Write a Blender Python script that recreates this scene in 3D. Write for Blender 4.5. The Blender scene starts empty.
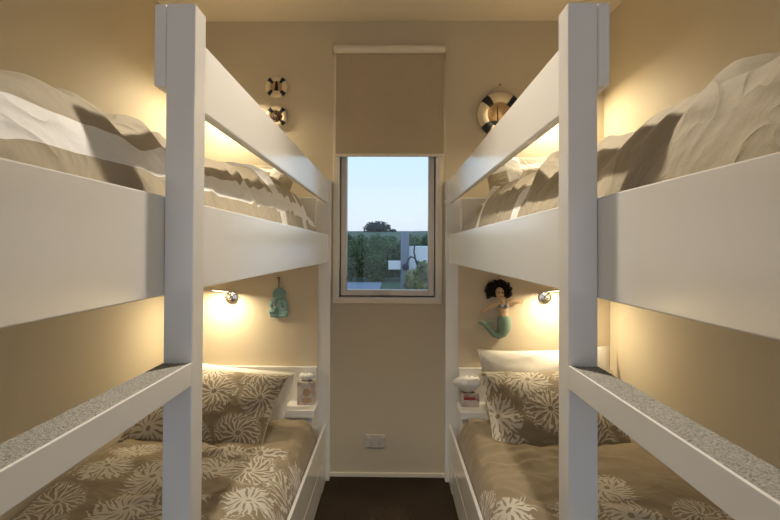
import bpy, bmesh, math, random
from mathutils import Vector, Matrix, noise
import numpy as np
R = math.radians
C = bpy.context.scene.collection
SC = bpy.context.scene

# ------------------------------------------------------------------ camera, world, exposure
FPX, ZC, HX, HY = 500.0, 1.1784, 384.15, 242.23      # focal length in pixels, eye height, principal point
cam_d = bpy.data.cameras.new('camera'); cam = bpy.data.objects.new('camera', cam_d); C.objects.link(cam)
cam_d.sensor_fit = 'HORIZONTAL'; cam_d.sensor_width = 36.0
cam_d.lens = 36.0 * FPX / 780.0
PITCH, ROLL, YAW = 0.795, 0.251, 0.844
cam_d.shift_y = (HY - 260.0) / 780.0
cam_d.shift_x = (390.0 - HX) / 780.0
cam_d.clip_start = 0.02; cam_d.clip_end = 400
cam.matrix_world = Matrix.Translation((0, 0, ZC)) @ (Matrix.Rotation(R(YAW), 4, 'Z') @ Matrix.Rotation(R(90 + PITCH), 4, 'X') @ Matrix.Rotation(R(ROLL), 4, 'Z'))
SC.camera = cam
SC.view_settings.view_transform = 'Standard'
SC.view_settings.look = 'None'
SC.view_settings.gamma = 1.0
SC.view_settings.use_curve_mapping = False
SC.view_settings.exposure = 0.95

W = bpy.data.worlds.new('dusk_sky'); SC.world = W; W.use_nodes = True
wn = W.node_tree.nodes; wl = W.node_tree.links; wn.clear()
wo = wn.new('ShaderNodeOutputWorld'); bg = wn.new('ShaderNodeBackground')
tc = wn.new('ShaderNodeTexCoord'); sx = wn.new('ShaderNodeSeparateXYZ'); rp = wn.new('ShaderNodeValToRGB')
wl.new(tc.outputs['Generated'], sx.inputs[0]); wl.new(sx.outputs['Z'], rp.inputs[0])
wl.new(rp.outputs[0], bg.inputs[0]); wl.new(bg.outputs[0], wo.inputs[0])
e = rp.color_ramp.elements
e[0].position = 0.0; e[0].color = (0.66, 0.66, 0.76, 1)
e[1].position = 0.06; e[1].color = (0.72, 0.78, 0.90, 1)
k = rp.color_ramp.elements.new(0.20); k.color = (0.60, 0.79, 0.96, 1)
k = rp.color_ramp.elements.new(0.7); k.color = (0.34, 0.53, 0.86, 1)
bg.inputs[1].default_value = 0.66
# unseen sky behind the camera, brightened on purpose to light the post fronts
mr = wn.new('ShaderNodeMapRange'); mr.inputs['From Min'].default_value = 0.3; mr.inputs['From Max'].default_value = -0.8
mr.inputs['To Min'].default_value = 0.66; mr.inputs['To Max'].default_value = 0.85
wl.new(sx.outputs['Y'], mr.inputs['Value']); wl.new(mr.outputs[0], bg.inputs[1])

LOW_LAMP_W, UP_LAMP_W, DOWN_W = 1.6, 3.0, 74.0
LAMP_COL = (1.0, 0.84, 0.57)

# ------------------------------------------------------------------ materials
def mat(name):
    m = bpy.data.materials.new(name); m.use_nodes = True
    return m, m.node_tree, m.node_tree.nodes['Principled BSDF']

class NG:
    """small helper that chains maths nodes"""
    def __init__(s, nt): s.nt = nt; s.n = nt.nodes; s.l = nt.links
    def m(s, op, a, b=None, c=None):
        nd = s.n.new('ShaderNodeMath'); nd.operation = op
        for i, v in enumerate((a, b, c)):
            if v is None: continue
            if isinstance(v, (int, float)): nd.inputs[i].default_value = v
            else: s.l.new(v, nd.inputs[i])
        return nd.outputs[0]
    def mix(s, f, a, b):
        nd = s.n.new('ShaderNodeMix'); nd.data_type = 'RGBA'
        for i, v in ((0, f), (6, a), (7, b)):
            if isinstance(v, (int, float)): nd.inputs[i].default_value = v
            elif isinstance(v, tuple): nd.inputs[i].default_value = v if len(v) == 4 else (*v, 1)
            else: s.l.new(v, nd.inputs[i])
        return nd.outputs[2]
    def noise(s, vec, scale, detail=3, rough=0.5):
        nd = s.n.new('ShaderNodeTexNoise'); nd.inputs['Scale'].default_value = scale
        nd.inputs['Detail'].default_value = detail; nd.inputs['Roughness'].default_value = rough
        if vec is not None: s.l.new(vec, nd.inputs['Vector'])
        return nd
    def bump(s, h, strength, dist, bsdf):
        b = s.n.new('ShaderNodeBump'); b.inputs['Strength'].default_value = strength; b.inputs['Distance'].default_value = dist
        s.l.new(h, b.inputs['Height']); s.l.new(b.outputs[0], bsdf.inputs['Normal'])
    def tc(s, which='Object'):
        return s.n.new('ShaderNodeTexCoord').outputs[which]

def plain(name, col, rough=0.5, metal=0.0, var=0.06, scale=8, bump=0.0, bscale=200, bdist=0.001, spec=None, coat=0):
    m, nt, b = mat(name); g = NG(nt)
    t = g.tc('Object')
    n = g.noise(t, scale, 3)
    a = tuple(c * (1 - var) for c in col); c2 = tuple(min(1, c * (1 + var)) for c in col)
    nt.links.new(g.mix(n.outputs[0], a, c2), b.inputs['Base Color'])
    b.inputs['Roughness'].default_value = rough; b.inputs['Metallic'].default_value = metal
    if spec is not None: b.inputs['Specular IOR Level'].default_value = spec
    if coat: b.inputs['Coat Weight'].default_value = coat; b.inputs['Coat Roughness'].default_value = 0.15
    if bump:
        n2 = g.noise(t, bscale, 2); g.bump(n2.outputs[0], bump, bdist, b)
    return m

M = {}
M['wall'] = plain('painted_plaster_beige', (0.61, 0.53, 0.385), 0.6, var=0.02, scale=3, bump=0.15, bscale=350, bdist=0.0006)
M['ceiling'] = plain('ceiling_paint', (0.76, 0.69, 0.56), 0.32, var=0.02, scale=3)
M['white'] = plain('satin_white_lacquer', (0.83, 0.805, 0.755), 0.19, var=0.015, scale=5, bump=0.02, bscale=40, bdist=0.0006, spec=0.9)
M['lining'] = plain('cream_lining_panel', (0.68, 0.58, 0.42), 0.5, var=0.015, scale=3)
M['trim'] = plain('window_casing_paint', (0.80, 0.72, 0.58), 0.4, var=0.02)
M['reveal'] = plain('white_reveal', (0.78, 0.76, 0.74), 0.4, var=0.02)
M['alu'] = plain('bronze_grey_aluminium', (0.64, 0.56, 0.46), 0.4, metal=0.2, var=0.04)
M['rubber'] = plain('black_rubber_seal', (0.02, 0.025, 0.035), 0.7)
M['chrome'] = plain('brushed_chrome', (0.72, 0.70, 0.67), 0.16, metal=1.0, var=0.03)
M['blind'] = plain('blind_fabric_taupe', (0.47, 0.385, 0.265), 0.9, var=0.04, scale=30, bump=0.2, bscale=900, bdist=0.0005)
M['blindtube'] = plain('blind_cassette_cream', (0.74, 0.68, 0.56), 0.4)
M['plastic'] = plain('white_switch_plastic', (0.60, 0.54, 0.47), 0.35)
M['black'] = plain('black_band', (0.012, 0.012, 0.02), 0.6)
M['ringcream'] = plain('cream_painted_ring', (0.78, 0.66, 0.44), 0.5, var=0.08, scale=25)
M['wood'] = plain('honey_wood', (0.60, 0.38, 0.17), 0.5, var=0.2, scale=30)
M['darkwood'] = plain('dark_wood', (0.09, 0.04, 0.02), 0.5, var=0.2)
M['brass'] = plain('aged_brass', (0.42, 0.24, 0.08), 0.35, metal=0.8)
M['rope'] = plain('natural_rope', (0.52, 0.42, 0.28), 0.9, var=0.2, scale=200)
M['skin'] = plain('felt_skin', (0.66, 0.46, 0.29), 0.9, var=0.08, scale=60, bump=0.4, bscale=600)
M['hair'] = plain('black_curly_wool', (0.012, 0.008, 0.006), 0.95, var=0.3, scale=60)
M['tail'] = plain('sea_green_felt', (0.22, 0.32, 0.25), 0.95, var=0.22, scale=80, bump=0.5, bscale=500)
M['bodice'] = plain('grey_blue_felt', (0.36, 0.36, 0.36), 0.9, var=0.15, scale=80)
M['tiki'] = plain('speckled_turquoise_clay', (0.24, 0.40, 0.39), 0.75, var=0.40, scale=150, bump=0.5, bscale=300, bdist=0.002)
M['cord'] = plain('brown_leather_cord', (0.22, 0.11, 0.04), 0.7)
M['tissue'] = plain('white_tissue_paper', (0.86, 0.84, 0.80), 0.9, var=0.03)
M['whitecotton'] = plain('white_cotton', (0.80, 0.76, 0.68), 0.85, var=0.03, bump=0.25, bscale=30, bdist=0.004)
M['fence'] = plain('whitewashed_render', (0.85, 0.88, 0.92), 0.8, var=0.08, scale=4)
M['greypost'] = plain('weathered_grey_timber', (0.22, 0.27, 0.33), 0.85, var=0.15, scale=12)
M['hose'] = plain('dark_hose_rubber', (0.03, 0.035, 0.05), 0.6)
M['grass'] = plain('lawn', (0.045, 0.08, 0.035), 0.95, var=0.4, scale=3)
M['path'] = plain('concrete_path', (0.20, 0.24, 0.30), 0.9, var=0.1, scale=3)
M['bark'] = plain('bark', (0.05, 0.04, 0.03), 0.9, var=0.3)

def leafmat(name, a, b2):
    m, nt, b = mat(name); g = NG(nt)
    n = g.noise(g.tc('Object'), 1.7, 4, 0.7)
    rp = nt.nodes.new('ShaderNodeValToRGB'); nt.links.new(n.outputs[0], rp.inputs[0])
    rp.color_ramp.elements[0].position = 0.35; rp.color_ramp.elements[0].color = (*a, 1)
    rp.color_ramp.elements[1].position = 0.65; rp.color_ramp.elements[1].color = (*b2, 1)
    nt.links.new(rp.outputs[0], b.inputs['Base Color']); b.inputs['Roughness'].default_value = 0.7
    return m
M['leaf'] = leafmat('hedge_leaves', (0.018, 0.045, 0.016), (0.11, 0.19, 0.06))
M['leafdark'] = leafmat('tree_leaves', (0.02, 0.035, 0.03), (0.05, 0.07, 0.05))
M['leafpale'] = leafmat('pale_shrub_leaves', (0.10, 0.12, 0.08), (0.30, 0.30, 0.12))

def mat_emit(name, col, s):
    m, nt, b = mat(name)
    b.inputs['Base Color'].default_value = (*col, 1)
    b.inputs['Emission Color'].default_value = (*col, 1); b.inputs['Emission Strength'].default_value = s
    return m
M['led'] = mat_emit('led_diffuser', (1.0, 0.78, 0.48), 5)

def mat_glass():
    m, nt, b = mat('window_glass'); nt.nodes.remove(b)
    o = nt.nodes['Material Output']; t = nt.nodes.new('ShaderNodeBsdfTransparent'); gl = nt.nodes.new('ShaderNodeBsdfGlossy')
    t.inputs[0].default_value = (0.93, 0.96, 0.96, 1); gl.inputs['Roughness'].default_value = 0.02
    f = nt.nodes.new('ShaderNodeFresnel'); f.inputs[0].default_value = 1.3
    mx = nt.nodes.new('ShaderNodeMixShader')
    nt.links.new(f.outputs[0], mx.inputs[0]); nt.links.new(t.outputs[0], mx.inputs[1]); nt.links.new(gl.outputs[0], mx.inputs[2])
    nt.links.new(mx.outputs[0], o.inputs[0]); return m
M['glass'] = mat_glass()

def mat_carpet(name, a, b2, sc, bump, p0=0.35, p1=0.65):
    m, nt, b = mat(name); g = NG(nt); t = g.tc('Object')
    n = g.noise(t, sc, 2, 0.8)
    rp = nt.nodes.new('ShaderNodeValToRGB'); nt.links.new(n.outputs[0], rp.inputs[0])
    rp.color_ramp.elements[0].position = p0; rp.color_ramp.elements[0].color = (*a, 1)
    rp.color_ramp.elements[1].position = p1; rp.color_ramp.elements[1].color = (*b2, 1)
    nt.links.new(rp.outputs[0], b.inputs['Base Color']); b.inputs['Roughness'].default_value = 1
    b.inputs['Specular IOR Level'].default_value = 0.1
    g.bump(n.outputs[0], bump, 0.004, b); return m
M['carpet'] = mat_carpet('dark_brown_carpet', (0.022, 0.015, 0.009), (0.06, 0.042, 0.028), 180, 0.8)
M['treadcarpet'] = mat_carpet('grey_fleck_carpet', (0.24, 0.23, 0.195), (0.46, 0.435, 0.375), 420, 0.8, 0.36, 0.60)

TAUPE = (0.285, 0.222, 0.138); PALE = (0.60, 0.55, 0.46)
def cloth_bump(g, b, t, s1=7, s2=900, a=0.5):
    n1 = g.noise(t, s1, 4, 0.5); n2 = g.noise(t, s2, 1); n3 = g.noise(t, s1 * 0.8, 2, 0.5); n3.inputs['Distortion'].default_value = 1.2
    rg = g.m('POWER', g.m('SUBTRACT', 1.0, g.m('MULTIPLY', g.m('ABSOLUTE', g.m('SUBTRACT', n3.outputs[0], 0.5)), 2.0)), 6.0)
    h = g.m('ADD', g.m('ADD', g.m('MULTIPLY', n1.outputs[0], 0.9), g.m('MULTIPLY', rg, 0.20)), g.m('MULTIPLY', n2.outputs[0], 0.03))
    g.bump(h, a, 0.02, b)

def mat_flower(name, cell, rows, taupe=TAUPE, off=(0, 0)):
    """taupe cotton printed with pale chrysanthemum heads; rows = list of (v0, v1) bands that carry flowers, None = all over"""
    m, nt, b = mat(name); g = NG(nt); uv = g.tc('UV')
    mp = nt.nodes.new('ShaderNodeMapping'); nt.links.new(uv, mp.inputs[0])
    mp.inputs['Scale'].default_value = (1 / cell, 1 / cell, 1); mp.inputs['Location'].default_value = (off[0], off[1], 0)
    vo = nt.nodes.new('ShaderNodeTexVoronoi'); vo.voronoi_dimensions = '2D'; vo.inputs['Scale'].default_value = 1
    vo.inputs['Randomness'].default_value = 0.45
    nt.links.new(mp.outputs[0], vo.inputs['Vector'])
    d = nt.nodes.new('ShaderNodeVectorMath'); d.operation = 'SUBTRACT'
    nt.links.new(mp.outputs[0], d.inputs[0]); nt.links.new(vo.outputs['Position'], d.inputs[1])
    s = nt.nodes.new('ShaderNodeSeparateXYZ'); nt.links.new(d.outputs[0], s.inputs[0])
    x, y = s.outputs[0], s.outputs[1]
    r = g.m('DIVIDE', g.m('SQRT', g.m('ADD', g.m('MULTIPLY', x, x), g.m('MULTIPLY', y, y))), 0.64)
    cs = nt.nodes.new('ShaderNodeSeparateColor'); nt.links.new(vo.outputs['Color'], cs.inputs[0])
    rnd, rnd2 = cs.outputs[0], cs.outputs[1]
    fine = g.m('GREATER_THAN', rnd, 0.5)
    N = g.m('ADD', 12.0, g.m('MULTIPLY', fine, 1.0))
    swirl = g.m('MULTIPLY', g.m('SUBTRACT', rnd2, 0.5), 4.5)
    nz = g.noise(mp.outputs[0], 5.0, 2); wob = g.m('MULTIPLY', g.m('SUBTRACT', nz.outputs[0], 0.5), 2.3)
    a = g.m('DIVIDE', g.m('ARCTAN2', y, x), 2 * math.pi)
    ph = g.m('ADD', g.m('MULTIPLY', a, N), g.m('MULTIPLY', g.m('ADD', swirl, wob), r))
    ph = g.m('ADD', ph, 40.0)
    idx = g.m('FLOOR', ph)
    f = g.m('MULTIPLY', g.m('ABSOLUTE', g.m('SUBTRACT', g.m('FRACT', ph), 0.5)), 2.0)   # 0 petal axis, 1 gap
    wn_ = nt.nodes.new('ShaderNodeTexWhiteNoise'); wn_.noise_dimensions = '2D'
    cb = nt.nodes.new('ShaderNodeCombineXYZ'); nt.links.new(g.m('MODULO', idx, N), cb.inputs[0]); nt.links.new(rnd, cb.inputs[1])
    nt.links.new(cb.outputs[0], wn_.inputs['Vector'])
    L = g.m('ADD', 0.74, g.m('MULTIPLY', wn_.outputs['Value'], 0.28))
    q = g.m('DIVIDE', r, L)
    clamp01 = lambda v: g.m('MAXIMUM', g.m('MINIMUM', v, 1.0), 0.0)
    ax1 = g.m('MULTIPLY', clamp01(g.m('DIVIDE', g.m('SUBTRACT', q, 0.34), 0.30)), 0.50)
    f1 = g.m('ABSOLUTE', g.m('SUBTRACT', f, ax1))
    ax2 = g.m('MULTIPLY', clamp01(g.m('DIVIDE', g.m('SUBTRACT', q, 0.66), 0.28)), g.m('MULTIPLY', fine, 0.25))
    f2 = g.m('ABSOLUTE', g.m('SUBTRACT', f1, ax2))
    ink = g.m('SUBTRACT', 0.23, g.m('MULTIPLY', fine, 0.11))
    w = g.m('DIVIDE', ink, g.m('MAXIMUM', q, 0.15))
    tip = g.m('MAXIMUM', g.m('SUBTRACT', 1.0, g.m('POWER', q, 9.0)), 0.0)
    petal = g.m('MULTIPLY', g.m('LESS_THAN', f2, g.m('MULTIPLY', w, tip)), g.m('GREATER_THAN', r, 0.09))
    if rows:
        su = nt.nodes.new('ShaderNodeSeparateXYZ'); nt.links.new(uv, su.inputs[0])
        # the band test uses the flower's own centre, so heads are never cut
        sp = nt.nodes.new('ShaderNodeSeparateXYZ'); nt.links.new(vo.outputs['Position'], sp.inputs[0])
        vv = g.m('MULTIPLY', g.m('SUBTRACT', sp.outputs[1], off[1]), cell)
        tot = None
        for (v0, v1) in rows:
            w_ = g.m('MULTIPLY', g.m('GREATER_THAN', vv, v0), g.m('LESS_THAN', vv, v1))
            tot = w_ if tot is None else g.m('MAXIMUM', tot, w_)
        petal = g.m('MULTIPLY', petal, tot)
    nt.links.new(g.mix(petal, taupe, PALE), b.inputs['Base Color'])
    b.inputs['Roughness'].default_value = 0.75; b.inputs['Sheen Weight'].default_value = 0.15
    b.inputs['Specular IOR Level'].default_value = 0.25
    cloth_bump(g, b, g.tc('Object'), 8, 900, 0.45)
    return m

def mat_stripes(name, bands_u, bands_v=(), taupe=(0.37, 0.305, 0.20), white=(0.84, 0.82, 0.78), wob=0.02):
    m, nt, b = mat(name); g = NG(nt); uv = g.tc('UV')
    s = nt.nodes.new('ShaderNodeSeparateXYZ'); nt.links.new(uv, s.inputs[0])
    n = g.noise(uv, 3, 2); w = g.m('MULTIPLY', g.m('SUBTRACT', n.outputs[0], 0.5), wob)
    u = g.m('ADD', s.outputs[0], w); v = g.m('ADD', s.outputs[1], w)
    tot = None
    for coord, bands in ((u, bands_u), (v, bands_v)):
        for (a0, a1) in bands:
            w_ = g.m('MULTIPLY', g.m('GREATER_THAN', coord, a0), g.m('LESS_THAN', coord, a1))
            tot = w_ if tot is None else g.m('MAXIMUM', tot, w_)
    nt.links.new(g.mix(tot, taupe, white), b.inputs['Base Color'])
    b.inputs['Roughness'].default_value = 0.7; b.inputs['Sheen Weight'].default_value = 0.15
    cloth_bump(g, b, g.tc('Object'), 8, 900, 0.75)
    return m

# ------------------------------------------------------------------ mesh helpers
def tag(o, label=None, cat=None, group=None, kind=None):
    if label: o['label'] = label
    if cat: o['category'] = cat
    if group: o['group'] = group
    if kind: o['kind'] = kind
    return o
def empty(name, loc, label=None, cat=None, group=None):
    o = bpy.data.objects.new(name, None); C.objects.link(o); o.location = loc
    o.empty_display_size = 0.05
    return tag(o, label, cat, group)
def obj(name, bm, m, parent=None, smooth=False, bevel=0.0, seg=2, kind=None, mats=None):
    me = bpy.data.meshes.new(name); bm.normal_update(); bm.to_mesh(me); bm.free()
    o = bpy.data.objects.new(name, me); C.objects.link(o)
    for mm in (mats or [m]): me.materials.append(mm)
    if smooth:
        for p in me.polygons: p.use_smooth = True
    if bevel:
        b = o.modifiers.new('bevel', 'BEVEL'); b.width = bevel; b.segments = seg; b.limit_method = 'ANGLE'
        b.harden_normals = False
    if parent:
        o.parent = parent
        o.matrix_parent_inverse = Matrix.Translation(-world_loc(parent))
    if kind: o['kind'] = kind
    return o
def world_loc(p):
    v = Vector((0, 0, 0))
    while p is not None:
        if p.type == 'EMPTY': v += p.location
        p = p.parent
    return v
def box(bm, x0, x1, y0, y1, z0, z1):
    if x0 > x1: x0, x1 = x1, x0
    v = [bm.verts.new(p) for p in ((x0,y0,z0),(x1,y0,z0),(x1,y1,z0),(x0,y1,z0),(x0,y0,z1),(x1,y0,z1),(x1,y1,z1),(x0,y1,z1))]
    for f in ((0,3,2,1),(4,5,6,7),(0,1,5,4),(1,2,6,5),(2,3,7,6),(3,0,4,7)): bm.faces.new([v[i] for i in f])
def tube(bm, pts, radii, n=10, closed=False, flat=1.0, flat_axis=None):
    pts = [Vector(p) for p in pts]
    if isinstance(radii, (int, float)): radii = [radii] * len(pts)
    rings = []; up = None
    L = len(pts)
    for i, p in enumerate(pts):
        if closed: t = pts[(i + 1) % L] - pts[i - 1]
        else: t = pts[min(i + 1, L - 1)] - pts[max(i - 1, 0)]
        t.normalize()
        if up is None:
            up = Vector((0, 1, 0)) if abs(t.y) < 0.9 else Vector((1, 0, 0))
        u = (up - t * up.dot(t)).normalized(); up = u
        w = t.cross(u)
        rings.append([bm.verts.new(p + (u * math.cos(a) * flat + w * math.sin(a)) * radii[i]) for a in [2 * math.pi * j / n for j in range(n)]])
    rng = range(L if closed else L - 1)
    for i in rng:
        a, b = rings[i], rings[(i + 1) % L]
        for j in range(n): bm.faces.new((a[j], a[(j + 1) % n], b[(j + 1) % n], b[j]))
    if not closed:
        bm.faces.new(list(reversed(rings[0]))); bm.faces.new(rings[-1])
def ell(bm, c, r, seg=16, rot=None):
    mtx = Matrix.Translation(c) @ (rot or Matrix.Identity(4)) @ Matrix.Diagonal((*r, 1))
    bmesh.ops.create_uvsphere(bm, u_segments=seg, v_segments=max(6, seg // 2), radius=1, matrix=mtx)
def cyl(bm, c, r, h, axis='Y', seg=32, r2=None):
    rot = {'Y': Matrix.Rotation(R(90), 4, 'X'), 'X': Matrix.Rotation(R(90), 4, 'Y'), 'Z': Matrix.Identity(4)}[axis]
    bmesh.ops.create_cone(bm, cap_ends=True, segments=seg, radius1=r, radius2=r if r2 is None else r2, depth=h, matrix=Matrix.Translation(c) @ rot)
CAMR = Matrix.Rotation(R(0.844), 3, 'Z') @ Matrix.Rotation(R(90.795), 3, 'X') @ Matrix.Rotation(R(0.251), 3, 'Z')   # the photograph's own orientation, independent of the render camera
def at(px, py, Y):
    """where the sight line through a pixel of the photograph meets the depth Y"""
    d = CAMR @ Vector(((px - HX) / FPX, (HY - py) / FPX, -1.0))
    return Vector((d.x / d.y * Y, Y, ZC + d.z / d.y * Y))
def B(name, m, parent, boxes, bevel=0.002, kind=None):
    bm = bmesh.new()
    for b in boxes: box(bm, *b)
    return obj(name, bm, m, parent, bevel=bevel, kind=kind)

# ------------------------------------------------------------------ the room
YB = 2.611; ZT = 2.3765; XL, XR = -1.1385, 1.1045; YN = -1.30; T = 0.12
LT, RB_ = at(338, 100, YB), at(437.6, 299, YB)
WX0, WX1, WZ0, WZ1 = LT.x, RB_.x, RB_.z, 2.19       # window opening
B('floor', M['carpet'], None, [(XL - T, XR + T, YN - T, YB + T, -0.1, 0)], 0, 'structure')
B('ceiling', M['ceiling'], None, [(XL - T, XR + T, YN - T, YB + T, ZT, ZT + 0.1)], 0, 'structure')
B('wall_left', M['wall'], None, [(XL - T, XL, YN - T, YB + T, 0, ZT)], 0, 'structure')
B('wall_right', M['wall'], None, [(XR, XR + T, YN - T, YB + T, 0, ZT)], 0, 'structure')
B('wall_back', M['wall'], None, [(XL, WX0, YB, YB + T, 0, ZT), (WX1, XR, YB, YB + T, 0, ZT), (WX0, WX1, YB, YB + T, 0, WZ0), (WX0, WX1, YB, YB + T, WZ1, ZT)], 0, 'structure')
DX = 0.80
B('wall_front', M['wall'], None, [(XL, -DX, YN - T, YN, 0, ZT), (DX, XR, YN - T, YN, 0, ZT), (-DX, DX, YN - T, YN, 2.05, ZT)], 0, 'structure')
B('door_1', M['white'], None, [(-DX, -DX + 0.03, YN - T - 0.02, YN + 0.02, 0, 2.05), (DX - 0.03, DX, YN - T - 0.02, YN + 0.02, 0, 2.05), (-DX, DX, YN - T - 0.02, YN + 0.02, 2.02, 2.05)], 0.002, 'structure')
B('baseboard_back', M['trim'], None, [(-0.325, 0.30, YB - 0.012, YB, 0, 0.021)], 0.002, 'structure')

# window
win = empty('window_1', (0, YB, WZ0)); win['kind'] = 'structure'
cx0, cx1, cz0, cz1 = at(333.5, 200, YB).x, at(441.8, 200, YB).x, at(390, 303.3, YB).z, 2.205
bm = bmesh.new()
cw = 0.0235
box(bm, cx0, WX0, YB - 0.012, YB, cz0, cz1); box(bm, WX1, cx1, YB - 0.012, YB, cz0, cz1)
box(bm, WX0, WX1, YB - 0.012, YB, cz0, WZ0); box(bm, WX0, WX1, YB - 0.012, YB, cz1 - cw, cz1)
obj('window_casing', bm, M['trim'], win, bevel=0.0015)
bm = bmesh.new()
t = 0.011
box(bm, WX0, WX0 + t, YB - 0.013, YB + 0.10, WZ0, WZ1); box(bm, WX1 - t, WX1, YB - 0.013, YB + 0.10, WZ0, WZ1)
box(bm, WX0 + t, WX1 - t, YB - 0.013, YB + 0.10, WZ0, WZ0 + t * 0.6); box(bm, WX0, WX1, YB, YB + 0.10, WZ1 - t, WZ1)
obj('window_reveal', bm, M['reveal'], win)
def frame_ring(name, m, y0, y1, x0, x1, z0, z1, w, bev=0.0015):
    bm = bmesh.new()
    box(bm, x0, x0 + w, y0, y1, z0, z1); box(bm, x1 - w, x1, y0, y1, z0, z1)
    box(bm, x0 + w, x1 - w, y0, y1, z0, z0 + w); box(bm, x0 + w, x1 - w, y0, y1, z1 - w, z1)
    return obj(name, bm, m, win, bevel=bev)
frame_ring('window_seal', M['rubber'], YB + 0.05, YB + 0.10, WX0 + t, WX1 - t, WZ0 + t * 0.6, WZ1 - t, 0.008, 0)
sx0, sx1, sz0, sz1 = WX0 + 0.0165, WX1 - 0.0165, WZ0 + 0.0130, WZ1 - 0.0165
frame_ring('window_sash', M['alu'], YB + 0.03, YB + 0.095, sx0, sx1, sz0, sz1, 0.029)
B('window_glass', M['glass'], win, [(sx0 + 0.028, sx1 - 0.028, YB + 0.072, YB + 0.078, sz0 + 0.028, sz1 - 0.028)], 0)
bm = bmesh.new()
hc = at(385, 293.5, YB + 0.02)
box(bm, hc.x - 0.028, hc.x + 0.028, YB + 0.016, YB + 0.03, hc.z - 0.006, hc.z + 0.006)
tube(bm, [(hc.x - 0.075, YB + 0.014, hc.z + 0.004), (hc.x - 0.03, YB + 0.010, hc.z), (hc.x + 0.01, YB + 0.014, hc.z - 0.003)], [0.003, 0.004, 0.006], 8)
obj('window_handle', bm, M['alu'], win, bevel=0.001)

# ------------------------------------------------------------------ bunk beds
def bunk(s, Rr, label):
    X = lambda a: s * (Rr + a)
    root = empty('bunk_bed', (X(0.42), 1.40, 0), label, 'bunk bed', 'built in bunk beds')
    def P(name, m, boxes, bevel=0.002):
        return B(name, m, root, [(X(a0), X(a1), y0, y1, z0, z1) for (a0, a1, y0, y1, z0, z1) in boxes], bevel)
    zt, zr, zb, zbb = 1.532, 1.4125, 1.254, 1.110; A1 = 0.811
    P('post', M['white'], [(-0.042, -0.0005, 0.713, 0.755, 0, zt)], 0.0015)
    P('post', M['white'], [(-0.042, -0.0005, 0.250, 0.292, 0, zt)], 0.0015)
    P('back_post', M['white'], [(-0.016, 0.0585, 2.551, YB, 0, zt)], 0.002)
    P('guard_rail', M['white'], [(0, 0.018, 0.713, 2.551, zr, zt)], 0.003)
    P('side_board', M['white'], [(0, 0.022, 0.250, 2.551, zbb, zb)], 0.002)
    P('end_board', M['white'], [(0.022, A1, 0.250, 0.272, zbb, zb)])
    P('bed_platform', M['white'], [(0.022, A1, 0.272, 2.551, 1.113, 1.133)])
    P('back_panel', M['lining'], [(0.047, A1, 2.5475, YB - 0.001, 0.0, 1.1125)], 0.001)
    P('headboard', M['white'], [(0.047, A1, 2.522, 2.5475, 0.22, at(300, 367, 2.522).z)], 0.003)
    P('headboard', M['white'], [(0.0585, A1, 2.525, 2.551, 1.133, 1.440)], 0.003)
    P('bedside_shelf', M['white'], [(0.036, 0.185, 2.370, 2.522, 0.378, 0.413), (0.046, 0.180, 2.385, 2.522, 0.225, 0.378)], 0.002)
    P('side_panel', M['white'], [(0.002, 0.014, 0.250, 2.551, 0.150, 0.290), (0.008, 0.014, 0.250, 2.551, 0.0, 0.150), (0.002, 0.008, 2.43, 2.551, 0.0, 0.150)], 0.0015)
    for (y0, y1) in ((0.30, 1.28), (1.29, 2.42)):
        P('drawer_front', M['white'], [(0.002, 0.0078, y0, y1, 0.012, 0.146)], 0.001)
    P('base_platform', M['white'], [(0.014, A1, 0.250, 2.522, 0.20, 0.22)])
    P('foot_panel', M['white'], [(0.020, A1, 0.250, 0.268, 0.0, 0.290)])
    for i, z in enumerate((1.015, 0.77, 0.513, 0.257)):
        tr = P('ladder_tread', M['white'], [(-0.0385, 0.0, 0.292, 0.713, z - 0.033, z - 0.005), (-0.042, -0.0385, 0.292, 0.713, z - 0.033, z)], 0.0008)
        bm = bmesh.new()
        nx, ny = 14, 120
        top = [[bm.verts.new((X(-0.0384 + 0.0384 * i_ / nx), 0.2925 + 0.42 * j / ny, z - 0.0012 + 0.0010 * noise.noise(Vector((i_ * 1.7, j * 1.3, z * 9))))) for j in range(ny + 1)] for i_ in range(nx + 1)]
        for i_ in range(nx):
            for j in range(ny):
                q = (top[i_][j], top[i_ + 1][j], top[i_ + 1][j + 1], top[i_][j + 1])
                bm.faces.new(q if s > 0 else tuple(reversed(q)))
        # the sides of the pile
        bmesh.ops.solidify(bm, geom=bm.faces[:], thickness=0.0035) if False else None
        box(bm, X(-0.0384), X(-0.0002), 0.2925, 0.7125, z - 0.005, z - 0.0024)
        c = obj('tread_carpet', bm, M['treadcarpet'], tr); c['label'] = 'grey flecked carpet strip'
        c.parent = tr; c.matrix_parent_inverse = tr.matrix_parent_inverse.inverted() @ Matrix.Translation(-world_loc(root)) if False else Matrix.Identity(4)
        c.matrix_parent_inverse = Matrix.Translation(Vector((0, 0, 0)))
    return root
bunk(-1, 0.3265, 'white painted bunk bed along the left wall with ladder and guard rail')
bunk(1, 0.2928, 'white painted bunk bed along the right wall with ladder and guard rail')

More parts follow.
